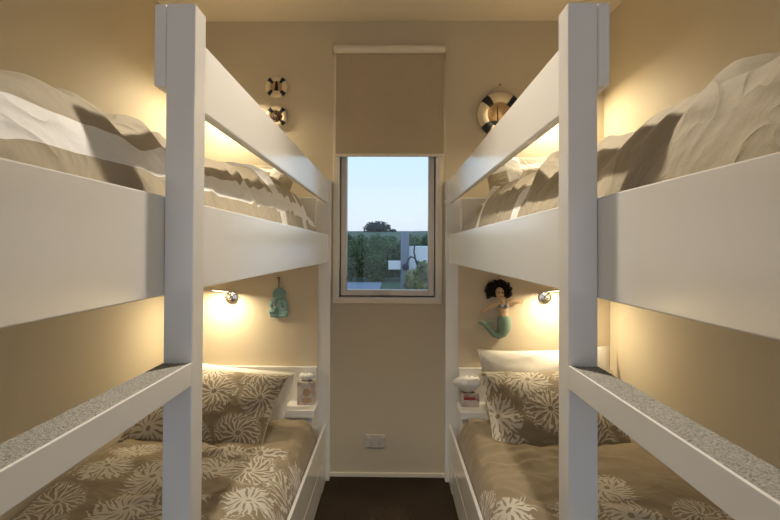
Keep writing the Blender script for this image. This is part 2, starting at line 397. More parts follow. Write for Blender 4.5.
# ------------------------------------------------------------------ bedding
def fbm(x, y, z, o=4):
    return noise.fractal(Vector((x, y, z)), 0.9, 2.0, o, noise_basis='PERLIN_ORIGINAL')
def duvet(name, s, Rr, y0, y1, zbase, zedge, crown, foldf, m, label, cat, group, seed, a0=0.0245, a1=0.808, rad=0.13, ystep=0.008, endr=0.09):
    """closed quilt body: rounded long sides, rumpled top"""
    X = lambda a: s * (Rr + a)
    nx = 96; ny = int((y1 - y0) / ystep)
    bm = bmesh.new(); uvl = bm.loops.layers.uv.new('UVMap')
    us = []
    for i in range(nx + 1):
        tt = i / nx
        us.append(0.5 - 0.5 * math.cos(math.pi * tt) if False else (tt ** 1.5 if tt < 0.5 else 1 - (1 - tt) ** 1.5 * 1.0) )
    lo, hi = us[0], us[-1]
    # dense samples near the aisle edge
    us = sorted(set([(i / nx) ** 1.6 for i in range(nx + 1)]))
    grid = []; uvs = {}
    for i, u in enumerate(us):
        a = a0 + (a1 - a0) * u
        row = []
        for j in range(ny + 1):
            y = y0 + (y1 - y0) * j / ny
            da = min(1.0, (a - a0) / rad); db = min(1.0, (a1 - a) / 0.06)
            dy = min(1.0, (y1 - y) / endr); dy0 = min(1.0, (y - y0) / 0.07)
            prof = lambda q: math.sqrt(max(0.0, 1 - (1 - q) ** 2))
            k = prof(da) * (0.55 + 0.45 * prof(db)) * (0.25 + 0.75 * prof(dy)) * (0.5 + 0.5 * prof(dy0))
            cz = crown(y, a)
            z = zedge + (cz - zedge) * k
            amp = 0.35 + 0.65 * min(1, da * 1.8)
            z += amp * foldf(a, y) * (0.3 + 0.7 * min(1, dy * 1.3)) * min(1, db + .3)
            z = max(z, zbase + 0.03)
            aa = a + 0.006 * fbm(a * 9, y * 6, seed + 4) * (1 if 0.03 < a - a0 and a1 - a > .03 else 0)
            v = bm.verts.new((X(aa), y, z)); row.append(v)
        grid.append(row)
    # arc length across
    arc = [[0.0] * (ny + 1) for _ in us]
    for i in range(1, len(us)):
        for j in range(ny + 1):
            arc[i][j] = arc[i - 1][j] + (grid[i][j].co - grid[i - 1][j].co).length
    # smooth the arc along the bed so that printed stripes stay calm
    for i in range(len(us)):
        for j in range(ny + 1): uvs[grid[i][j]] = (arc[i][j] * 0.2 + 0.8 * (us[i] * (a1 - a0) + 0.06), y0 + (y1 - y0) * j / ny)
    for i in range(len(us)):
        raw = [uvs[grid[i][j]][0] for j in range(ny + 1)]
        for j in range(ny + 1):
            lo_, hi_ = max(0, j - 12), min(ny, j + 12)
            uvs[grid[i][j]] = (sum(raw[lo_:hi_ + 1]) / (hi_ - lo_ + 1), uvs[grid[i][j]][1])
    def face(vs):
        if s < 0: vs = list(reversed(vs))
        f = bm.faces.new(vs); f.smooth = True
        for l in f.loops: l[uvl].uv = uvs[l.vert]
    for i in range(len(us) - 1):
        for j in range(ny): face([grid[i][j], grid[i + 1][j], grid[i + 1][j + 1], grid[i][j + 1]])
    # skirt to the platform
    ring = [grid[i][0] for i in range(len(us))] + [grid[-1][j] for j in range(1, ny + 1)] + [grid[i][ny] for i in range(len(us) - 2, -1, -1)] + [grid[0][j] for j in range(ny - 1, 0, -1)]
    low = []
    for v in ring:
        w = bm.verts.new((v.co.x, v.co.y, zbase + 0.001)); low.append(w)
        uu = uvs[v]; uvs[w] = (uu[0] - 0.1, uu[1]); 
    n = len(ring)
    for i in range(n): face([ring[(i + 1) % n], ring[i], low[i], low[(i + 1) % n]])
    o = obj(name, bm, m, smooth=True)
    tag(o, label, cat, group)
    return o
def ridge(v, w): return math.exp(-(v / w) ** 2)
def folds_up(seed, across, amp):
    rnd = random.Random(seed)
    lines = []
    for i in range(across):
        yc = rnd.uniform(0.3, 2.5); lines.append((yc, rnd.uniform(-0.9, 0.9), rnd.uniform(0.015, 0.032), rnd.uniform(0.3, 1.0) * amp, rnd.uniform(-0.05, 0.12), rnd.uniform(0.15, 0.6), rnd.uniform(-1, 1)))
    def f(a, y):
        z = 0.010 * fbm(a * 3.2, y * 2.6, seed) + 0.006 * fbm(a * 9, y * 8, seed + 7, 3)
        for (yc, sl, w, am, a_s, a_e, cv) in lines:
            d = y - (yc + sl * (a - 0.1) + cv * 1.2 * (a - 0.15) ** 2 + 0.03 * fbm(a * 7, yc * 9, seed))
            if abs(d) > 4 * w: continue
            e_ = max(0, min(1, (a - a_s + .08) / .08)) * max(0, min(1, (a_e - a) / .12 + .3))
            z += am * e_ * (ridge(d, w) - 0.6 * ridge(d - 1.9 * w, w * 0.9))
        return z
    return f

st1 = mat_stripes('striped_duvet_cotton', [(0.080, 0.110), (0.26, 0.33), (0.50, 0.57)], [(1.62, 1.70), (2.02, 2.10)])
st2 = mat_stripes('striped_duvet_cotton_two', [(0.36, 0.44), (0.62, 0.70)], [(1.30, 1.37), (1.86, 1.94), (2.22, 2.28)])
smooth = lambda t: (lambda q: q * q * (3 - 2 * q))(max(0, min(1, t)))
upL = lambda y, a: 1.383 + 0.057 * smooth((y - 0.9) / 0.9) - 0.08 * smooth((y - 2.02) / 0.35)
upR = lambda y, a: 1.375 + 0.025 * math.exp(-((y - 0.60) / 0.2) ** 2) + 0.030 * smooth((y - 0.95) / 0.8) - 0.07 * smooth((y - 1.90) / 0.35)
duvet('duvet', -1, 0.3265, 0.275, 2.455, 1.133, 1.20, upL, folds_up(3, 30, 0.018), st1,
      'rumpled taupe and white striped duvet on the upper left bunk', 'duvet', 'duvets on the beds', 3, endr=0.05)
duvet('duvet', 1, 0.2928, 0.275, 2.455, 1.133, 1.20, upR, folds_up(11, 46, 0.020), st2,
      'deeply creased taupe striped duvet on the upper right bunk', 'duvet', 'duvets on the beds', 11, endr=0.05)
fl1 = mat_flower('flower_print_duvet_left', 0.175, [(0.0, 1.93)], off=(0.1, 0.35))
fl2 = mat_flower('flower_print_duvet_right', 0.170, [(0.2, 0.95), (1.00, 1.33), (1.42, 1.71)], off=(0.35, 0.15))
lowf = lambda seed: (lambda ff: (lambda a, y: 0.010 * fbm(a * 3.0, y * 2.6, seed) + ff(a, y)))(folds_up(seed, 26, 0.013))
duvet('duvet', -1, 0.3265, 0.275, 2.366, 0.22, 0.255, lambda y, a: 0.385 + 0.02 * math.exp(-((y - 1.75) / 0.3) ** 2), lowf(21), fl1,
      'taupe duvet with pale chrysanthemum print on the lower left bunk', 'duvet', 'duvets on the beds', 21, rad=0.075, a0=0.017, endr=0.03)
duvet('duvet', 1, 0.2928, 0.275, 2.366, 0.22, 0.255, lambda y, a: 0.380 + 0.01 * math.exp(-((y - 1.8) / 0.3) ** 2), lowf(27), fl2,
      'taupe duvet with pale chrysanthemum print on the lower right bunk', 'duvet', 'duvets on the beds', 27, rad=0.075, a0=0.017, endr=0.03)

def pillow(name, c, w, h, t, lean, yaw, roll, m, label, seed, uvo=(0, 0), sag=0.0, group='pillows on the bunks', piping=True):
    bm = bmesh.new(); uvl = bm.loops.layers.uv.new('UVMap'); n = 40
    uvs = {}
    def surf(side):
        g = []
        for i in range(n + 1):
            row = []
            for j in range(n + 1):
                u = -1 + 2 * i / n; v = -1 + 2 * j / n
                u = math.sin(u * math.pi / 2); v = math.sin(v * math.pi / 2)
                pin = 1 - 0.07 * (1 - abs(v) ** 3) * 0 - 0.06 * (1 - v * v) * abs(u) ** 6 * 1.0
                pin2 = 1 - 0.07 * (1 - u * u) * abs(v) ** 6
                x = u * w / 2 * pin; y = v * h / 2 * pin2
                th = t / 2 * (max(0, 1 - abs(u) ** 2.6) ** 0.62) * (max(0, 1 - abs(v) ** 2.6) ** 0.62)
                wr = fbm(x * 7, y * 7, seed + side * 5) * 0.016 * min(1, th / (t / 2) * 1.6)
                edge = max(abs(u), abs(v)) ** 8
                wave = 0.006 * math.sin(u * 7 + seed) * edge
                z = side * (th + wr * 0.8) + wave
                y += -sag * (1 - u * u) * (v + 1) / 2
                row.append((x, y, z, u, v))
            g.append(row)
        return g
    A = surf(1); Bk = surf(-1)
    va = [[bm.verts.new(p[:3]) for p in r] for r in A]
    vb = [[(va[i][j] if i in (0, n) or j in (0, n) else bm.verts.new(Bk[i][j][:3])) for j in range(n + 1)] for i in range(n + 1)]
    for i in range(n + 1):
        for j in range(n + 1):
            uvs[va[i][j]] = (A[i][j][3] * w / 2 + uvo[0], A[i][j][4] * h / 2 + uvo[1])
            if vb[i][j] not in uvs: uvs[vb[i][j]] = uvs[va[i][j]]
    for i in range(n):
        for j in range(n):
            for g, fl in ((va, False), (vb, True)):
                q = [g[i][j], g[i + 1][j], g[i + 1][j + 1], g[i][j + 1]]
                if fl: q.reverse()
                f = bm.faces.new(q); f.smooth = True
                for l in f.loops: l[uvl].uv = uvs[l.vert]
    o = obj(name, bm, m, smooth=True)
    # local x = width, y = up the pillow, z = thickness towards the viewer (-Y)
    o.matrix_world = Matrix.Translation(c) @ Matrix.Rotation(R(yaw), 4, 'Z') @ Matrix.Rotation(R(90 - lean), 4, 'X') @ Matrix.Rotation(R(roll), 4, 'Z')
    tag(o, label, 'pillow', group)
    if piping:
        bm = bmesh.new()
        idx = [(i, 0) for i in range(n)] + [(n, j) for j in range(n)] + [(i, n) for i in range(n, 0, -1)] + [(0, j) for j in range(n, 0, -1)]
        tube(bm, [A[i][j][:3] for i, j in idx], 0.003, 6, closed=True)
        p = obj('pillow_seam', bm, m, smooth=True); p.parent = o
    return o
flp1 = mat_flower('flower_print_pillowcase', 0.19, None, off=(0.2, 0.1))
flp2 = mat_flower('flower_print_pillowcase_two', 0.19, None, off=(0.6, 0.45))
pillow('pillow', (-0.790, 2.380, 0.440), 0.62, 0.36, 0.10, 20, 0, -6, M['whitecotton'], 'plain white pillow behind the flower printed pillow, lower left bunk', 5)
pillow('pillow', (-0.805, 2.200, 0.480), 0.62, 0.40, 0.15, 50, -4, -5, flp1, 'taupe chrysanthemum printed pillow leaning at the head of the lower left bunk', 8)
pillow('pillow', (0.750, 2.400, 0.508), 0.64, 0.40, 0.10, 18, 0, 2, M['whitecotton'], 'plain white pillow showing above the flower printed pillow, lower right bunk', 15)
pillow('pillow', (0.710, 2.200, 0.480), 0.60, 0.40, 0.15, 48, 3, 0, flp2, 'taupe chrysanthemum printed pillow leaning at the head of the lower right bunk', 18)
stp = mat_stripes('striped_pillowcase', [(-0.22, -0.15), (0.02, 0.09), (0.20, 0.25)], [(-0.10, -0.06), (0.08, 0.12)])
pillow('pillow', (-0.78, 2.345, 1.455), 0.64, 0.42, 0.13, 52, 0, 0, stp, 'taupe and white checked pillow at the head of the upper left bunk', 25)
pillow('pillow', (0.765, 2.365, 1.465), 0.64, 0.44, 0.13, 38, 0, 0, stp, 'taupe and white checked pillow at the head of the upper right bunk', 35)

# ------------------------------------------------------------------ wall lamps
def wall_lamp(base, s, yw, label, power, out=0.085, lift=8, turn=0, swing=58):
    """chrome reading lamp: round wall plate, knuckle, flat head reaching outwards and shining down"""
    root = empty('wall_lamp', base, label, 'wall lamp', 'bunk reading lamps')
    x, y, z = base
    bm = bmesh.new(); cyl(bm, (x, y - 0.006, z), 0.031, 0.012, 'Y', 40); cyl(bm, (x, y - 0.015, z), 0.019, 0.008, 'Y', 32, 0.023)
    obj('wall_plate', bm, M['chrome'], root, smooth=True, bevel=0.002)
    bm = bmesh.new()
    tube(bm, [(x, y - 0.015, z), (x + s * 0.003, y - 0.035, z + 0.004), (x + s * 0.006, y - 0.045, z + 0.022), (x + s * 0.006, y - 0.062, z + 0.036)], [0.009, 0.009, 0.008, 0.007], 14)
    ell(bm, (x, y - 0.034, z + 0.002), (0.012, 0.012, 0.012), 16)
    obj('arm', bm, M['chrome'], root, smooth=True)
    hx0, hz0 = x - s * 0.004, z + 0.036
    bm = bmesh.new()
    ang = R(lift)
    L = out
    def hb(x0, x1, y0, y1, z0, z1, bmm):
        b0 = bmesh.new(); box(b0, x0, x1, y0, y1, z0, z1); b0.transform(Mx)
        me_ = bpy.data.meshes.new('t'); b0.to_mesh(me_); b0.free(); bmm.from_mesh(me_); bpy.data.meshes.remove(me_)
    Mx = Matrix.Translation((hx0 + s * 0.004, y - 0.060, hz0)) @ Matrix.Rotation(R(-s * swing), 4, 'Z') @ Matrix.Rotation(R(-turn), 4, 'X') @ Matrix.Rotation(-s * ang, 4, 'Y')
    hb(min(0, s * L), max(0, s * L), -0.018, 0.018, -0.004, 0.004, bm)
    obj('lamp_head', bm, M['chrome'], root, bevel=0.002)
    bm = bmesh.new(); a_, b_ = sorted((s * 0.008, s * (L - 0.004)))
    hb(a_, b_, -0.014, 0.014, -0.0055, -0.0042, bm)
    obj('diffuser', bm, M['led'], root)
    ld = bpy.data.lights.new('lamp_light', 'AREA'); ld.shape = 'RECTANGLE'; ld.size = L - 0.012; ld.size_y = 0.028
    ld.energy = power; ld.color = LAMP_COL
    lo = bpy.data.objects.new('lamp_light', ld); C.objects.link(lo)
    lo.parent = root; lo.matrix_parent_inverse = Matrix.Translation(-Vector(base))
    lo.matrix_world = Mx @ Matrix.Translation((s * L / 2, 0, -0.0065))
    lo.matrix_basis = Mx @ Matrix.Translation((s * L / 2, 0, -0.0065))
    return root
YP = 2.5475
bl = at(231.5, 297, YP); br = at(545, 297, YP)
wall_lamp((bl.x, YP, bl.z), -1, YP, 'small chrome reading lamp on the back panel above the lower left pillows', LOW_LAMP_W)
wall_lamp((br.x, YP, br.z), 1, YP, 'small chrome reading lamp on the back panel above the lower right pillows', LOW_LAMP_W)
wall_lamp((-0.800, YB, 1.925), -1, YB, 'chrome reading lamp glowing behind the upper left guard rail', UP_LAMP_W, lift=6, turn=0, swing=40)
wall_lamp((0.765, YB, 1.925), 1, YB, 'chrome reading lamp glowing behind the upper right guard rail', UP_LAMP_W, lift=6, turn=0, swing=40)

# ceiling downlight over the aisle
dl = empty('ceiling_downlight', (0, 1.08, ZT), 'round recessed ceiling downlight above the aisle between the bunks', 'ceiling light')
bm = bmesh.new(); cyl(bm, (0, 1.08, ZT - 0.004), 0.06, 0.008, 'Z', 40); obj('trim_ring', bm, M['white'], dl, bevel=0.002)
bm = bmesh.new(); cyl(bm, (0, 1.08, ZT - 0.009), 0.045, 0.003, 'Z', 40); obj('diffuser', bm, M['led'], dl)
ld = bpy.data.lights.new('downlight', 'SPOT'); ld.spot_size = R(92); ld.spot_blend = 0.75; ld.shadow_soft_size = 0.03; ld.energy = DOWN_W; ld.color = (1.0, 0.90, 0.76)
lo = bpy.data.objects.new('downlight', ld); C.objects.link(lo); lo.location = (0, 1.08, ZT - 0.012)
lo.parent = dl; lo.matrix_parent_inverse = Matrix.Translation(-dl.location)

# ------------------------------------------------------------------ roller blind
yb = YB - 0.035
zr0, zr1, zr2 = at(390, 45, yb).z, at(390, 53, yb).z, at(390, 156.3, yb).z
rb = empty('roller_blind', (-0.015, yb, 1.68), 'half lowered taupe roller blind over the window', 'blind')
bm = bmesh.new(); cyl(bm, ((-0.3050 + 0.2740) / 2, yb, (zr0 + zr1) / 2), 0.021, 0.578, 'X', 32)
obj('roller_tube', bm, M['blindtube'], rb, smooth=False, bevel=0.001)
B('bracket', M['chrome'], rb, [(-0.3085, -0.3055, yb - 0.012, YB - 0.0005, zr1 - 0.006, zr0 + 0.006)], 0.001)
B('bracket', M['chrome'], rb, [(0.2745, 0.2775, yb - 0.012, YB - 0.0005, zr1 - 0.006, zr0 + 0.006)], 0.001)
B('blind_fabric', M['blind'], rb, [(-0.2920, 0.2665, yb + 0.012, yb + 0.0135, zr2 + 0.014, (zr0 + zr1) / 2)], 0)
B('bottom_rail', M['blindtube'], rb, [(-0.2930, 0.2675, yb + 0.008, yb + 0.018, zr2, zr2 + 0.015)], 0.002)
bm = bmesh.new()
tube(bm, [(0.2725, yb - 0.012, 2.235), (0.2730, yb - 0.010, 1.43)], 0.0012, 6); tube(bm, [(0.2745, yb + 0.014, 2.235), (0.2730, yb - 0.004, 1.43)], 0.0012, 6)
ell(bm, (0.2730, yb - 0.008, 1.425), (0.004, 0.004, 0.009), 8)
obj('pull_chain', bm, M['trim'], rb, smooth=True)

# power outlet
po = empty('power_outlet', (-0.079, YB, 0.19), 'white double power outlet low on the wall under the window', 'power outlet')
c = at(375.5, 440.5, YB)
B('outlet_plate', M['plastic'], po, [(c.x - 0.050, c.x + 0.050, YB - 0.010, YB, c.z - 0.033, c.z + 0.033)], 0.003)
for dx in (-0.034, 0.034):
    B('rocker_switch', M['plastic'], po, [(c.x + dx - 0.009, c.x + dx + 0.009, YB - 0.014, YB - 0.010, c.z + 0.008, c.z + 0.022)], 0.001)
for dx in (-0.022, 0.022):
    bm = bmesh.new()
    for (ax, az) in ((-0.006, 0.0), (0.006, 0.0), (0, -0.011)): box(bm, c.x + dx + ax - 0.001, c.x + dx + ax + 0.001, YB - 0.0108, YB - 0.0095, c.z - 0.012 + az, c.z - 0.004 + az)
    obj('socket', bm, M['black'], po)

# ------------------------------------------------------------------ life rings
def arc_pts(c, r, a0, a1, n, y): return [(c.x + r * math.cos(a), y, c.z + r * math.sin(a)) for a in [a0 + (a1 - a0) * i / n for i in range(n + 1)]]
def life_ring(px, py, ro, ri, Y, label, kind, nail=False):
    c = at(px, py, Y); rm = (ro + ri) / 2; rt = (ro - ri) / 2
    root = empty('life_ring', c, label, 'life ring', 'life ring ornaments on the back wall')
    y = Y - rt * 0.6 - 0.002
    bm = bmesh.new(); tube(bm, arc_pts(c, rm, 0, 2 * math.pi, 47, y)[:-1] + [], rt, 14, closed=True, flat=0.6)
    obj('ring', bm, M['ringcream'], root, smooth=True)
    hw = 0.21 if kind != 'boat' else 0.20
    for q in range(4):
        a = math.pi / 4 + q * math.pi / 2
        bm = bmesh.new(); tube(bm, arc_pts(c, rm, a - hw, a + hw, 6, y), rt * 1.10, 14, flat=0.68)
        obj('band', bm, M['black'], root, smooth=True)
    bm = bmesh.new(); cyl(bm, (c.x, Y - 0.004, c.z), ri * 1.08, 0.006, 'Y', 40)
    obj('backing_disc', bm, M['wood'], root)
    if kind == 'boat':
        bm = bmesh.new()
        tube(bm, [(c.x - 0.012, Y - 0.010, c.z - 0.042), (c.x - 0.012, Y - 0.010, c.z + 0.048)], 0.0018, 8)
        obj('mast', bm, M['darkwood'], root, smooth=True)
        bm = bmesh.new()
        vs = [(-0.050, -0.034), (0.012, -0.034), (0.004, -0.052), (-0.034, -0.052)]
        lo_ = [bm.verts.new((c.x + a, Y - 0.016, c.z + b)) for a, b in vs]; hi_ = [bm.verts.new((c.x + a, Y - 0.006, c.z + b)) for a, b in vs]
        bm.faces.new(lo_); bm.faces.new(list(reversed(hi_)))
        for i in range(4): bm.faces.new((lo_[i], hi_[i], hi_[(i + 1) % 4], lo_[(i + 1) % 4]))
        obj('hull', bm, M['black'], root, bevel=0.001)
        for sg, xx in (('sail', (-0.016, -0.046, -0.016)), ('sail', (-0.008, 0.030, -0.008))):
            bm = bmesh.new()
            p = [(xx[0], -0.028), (xx[1], -0.028), (xx[2], 0.042)]
            a = [bm.verts.new((c.x + u, Y - 0.0115, c.z + v)) for u, v in p]; b_ = [bm.verts.new((c.x + u, Y - 0.0095, c.z + v)) for u, v in p]
            bm.faces.new(a); bm.faces.new(list(reversed(b_)))
            for i in range(3): bm.faces.new((a[i], b_[i], b_[(i + 1) % 3], a[(i + 1) % 3]))
            obj('sail', bm, M['wood'], root)
        bm = bmesh.new(); pts = []
        for q in range(4):
            a = math.pi / 4 + q * math.pi / 2
            p0 = Vector((c.x + ro * math.cos(a), y - 0.004, c.z + ro * math.sin(a)))
            a2 = a + math.pi / 2
            p1 = Vector((c.x + ro * math.cos(a2), y - 0.004, c.z + ro * math.sin(a2)))
            am = a + math.pi / 4
            ext = 1.40
            pm = Vector((c.x + ro * ext * math.cos(am), y, c.z + ro * ext * math.sin(am)))
            for i in range(12):
                t_ = i / 12; pts.append(p0 * (1 - t_) ** 2 + pm * 2 * t_ * (1 - t_) * (1.0) + p1 * t_ ** 2)
        if True:
            # the top loop is pulled up to the nail
            pts2 = []
            for p in pts:
                ang = math.atan2(p.z - c.z, p.x - c.x)
                if abs(ang - math.pi / 2) < math.pi / 4:
                    k_ = 1 - abs(ang - math.pi / 2) / (math.pi / 4); p = Vector((p.x, p.y, p.z + 0.022 * k_ ** 1.0))
                pts2.append(p)
            tube(bm, pts2, 0.0020, 8, closed=True)
        obj('rope', bm, M['rope'], root, smooth=True)
        bm = bmesh.new(); cyl(bm, (c.x, Y - 0.010, c.z + ro * 1.33), 0.003, 0.02, 'Y', 10); ell(bm, (c.x, Y - 0.021, c.z + ro * 1.33), (0.006, 0.003, 0.006), 10)
        nl = obj('wall_nail', bm, M['brass'], smooth=True); tag(nl, 'brass nail holding the rope of the large life ring', 'nail')
    elif kind == 'lighthouse':
        bm = bmesh.new(); cyl(bm, (c.x, Y - 0.014, c.z - 0.004), 0.010, 0.034, 'Z', 14, 0.006); cyl(bm, (c.x, Y - 0.014, c.z + 0.017), 0.005, 0.010, 'Z', 12)
        cyl(bm, (c.x, Y - 0.014, c.z + 0.025), 0.008, 0.007, 'Z', 12, 0.001)
        obj('lighthouse', bm, M['black'], root)
        bm = bmesh.new(); box(bm, c.x - 0.020, c.x + 0.020, Y - 0.018, Y - 0.006, c.z - 0.030, c.z - 0.022)
        obj('lighthouse_base', bm, M['ringcream'], root, bevel=0.002)
    else:
        bm = bmesh.new(); tube(bm, arc_pts(c, ri * 0.62, 0, 2 * math.pi, 31, Y - 0.013)[:-1], 0.0035, 8, closed=True)
        for q in range(4):
            a = q * math.pi / 4
            tube(bm, [(c.x - ri * 0.98 * math.cos(a), Y - 0.013, c.z - ri * 0.98 * math.sin(a)), (c.x, Y - 0.014, c.z), (c.x + ri * 0.98 * math.cos(a), Y - 0.013, c.z + ri * 0.98 * math.sin(a))], [0.003, 0.0035, 0.003], 8)
        obj('ship_wheel', bm, M['darkwood'], root, smooth=True)
        bm = bmesh.new(); cyl(bm, (c.x, Y - 0.016, c.z), 0.008, 0.010, 'Y', 16); obj('wheel_hub', bm, M['brass'], root, bevel=0.001)
    return root
life_ring(277, 87.5, 0.058, 0.030, YB, 'small cream and black life ring with a lighthouse, the higher of the left pair', 'lighthouse')
life_ring(277, 117, 0.056, 0.030, YB, 'small cream and black life ring with a ship wheel, partly behind the left guard rail', 'wheel')
life_ring(499.5, 115.5, 0.118, 0.065, YB, 'large cream life ring with navy bands, rope and a little sailboat, right of the window', 'boat')

# ------------------------------------------------------------------ tiki ornament
def remesh(o, v, smooth=True):
    md = o.modifiers.new('remesh', 'REMESH'); md.mode = 'VOXEL'; md.voxel_size = v; md.use_smooth_shade = smooth
def tiki():
    Y = YP - 0.010; sc = Y / FPX
    root_c = at(279, 303, Y)
    root = empty('tiki_ornament', root_c, 'turquoise speckled clay tiki figure hanging on a brown cord', 'ornament')
    bm = bmesh.new(); q = lambda px, py, dy=0: at(px, py, Y) + Vector((0, dy, 0))
    ell(bm, q(279.2, 294.5), (7.0 * sc, 0.008, 7.0 * sc), 20)
    ell(bm, q(279.0, 306.5), (4.4 * sc, 0.008, 9.5 * sc), 20)
    for sg in (-1, 1):
        tube(bm, [q(279 + sg * 2, 300.5, -.003), q(279 + sg * 6.5, 301.8, -.004), q(279 + sg * 8.0, 305.2, -.005), q(279 + sg * 6.2, 308.2, -.006), q(279 + sg * 2, 307.4, -.008)], [2.2 * sc, 2.1 * sc, 1.9 * sc, 1.7 * sc, 1.6 * sc], 8)
        tube(bm, [q(279 + sg * 3, 310.5, -.003), q(279 + sg * 8.6, 311.8, -.004), q(279 + sg * 7.4, 315.0, -.005), q(279 + sg * 1.5, 315.5, -.003)], [2.5 * sc, 2.7 * sc, 2.3 * sc, 2.0 * sc], 8)
        ell(bm, q(279 + sg * 4.2, 292.0), (2.0 * sc, 0.006, 2.0 * sc), 10)
    ell(bm, q(279, 288.8), (2.2 * sc, 0.006, 2.0 * sc), 10)
    ell(bm, q(279, 316.5), (2.2 * sc, 0.006, 1.8 * sc), 10)
    o = obj('figure', bm, M['tiki'], root, smooth=True); remesh(o, 0.0016)
    for sg in (-1, 1):
        bm = bmesh.new(); cc = q(279.2 + sg * 3.0, 294.0, -0.0075)
        tube(bm, [(cc.x + 2.1 * sc * math.cos(a), cc.y, cc.z + 2.1 * sc * math.sin(a)) for a in [i * math.pi / 6 for i in range(12)]], 0.0016, 6, closed=True)
        obj('eye', bm, M['tiki'], root, smooth=True)
    bm = bmesh.new(); tube(bm, [q(277.2, 297.8, -0.0075), q(279.2, 298.6, -0.0082), q(281.2, 297.8, -0.0075)], 0.0016, 6); obj('mouth', bm, M['tiki'], root, smooth=True)
    bm = bmesh.new(); a = q(278.6, 277.5, 0.004); b_ = q(278.8, 288.5, -0.003)
    tube(bm, [a, b_], 0.0016, 6); tube(bm, [a + Vector((0.003, 0, 0)), b_ + Vector((0.001, 0, 0))], 0.0014, 6)
    cyl(bm, a + Vector((0, -0.003, 0)), 0.003, 0.016, 'Y', 8)
    box(bm, a.x - 0.010, a.x + 0.006, a.y - 0.006, a.y - 0.003, a.z - 0.003, a.z + 0.001)
    obj('hanging_cord', bm, M['cord'], root, smooth=True)
tiki()

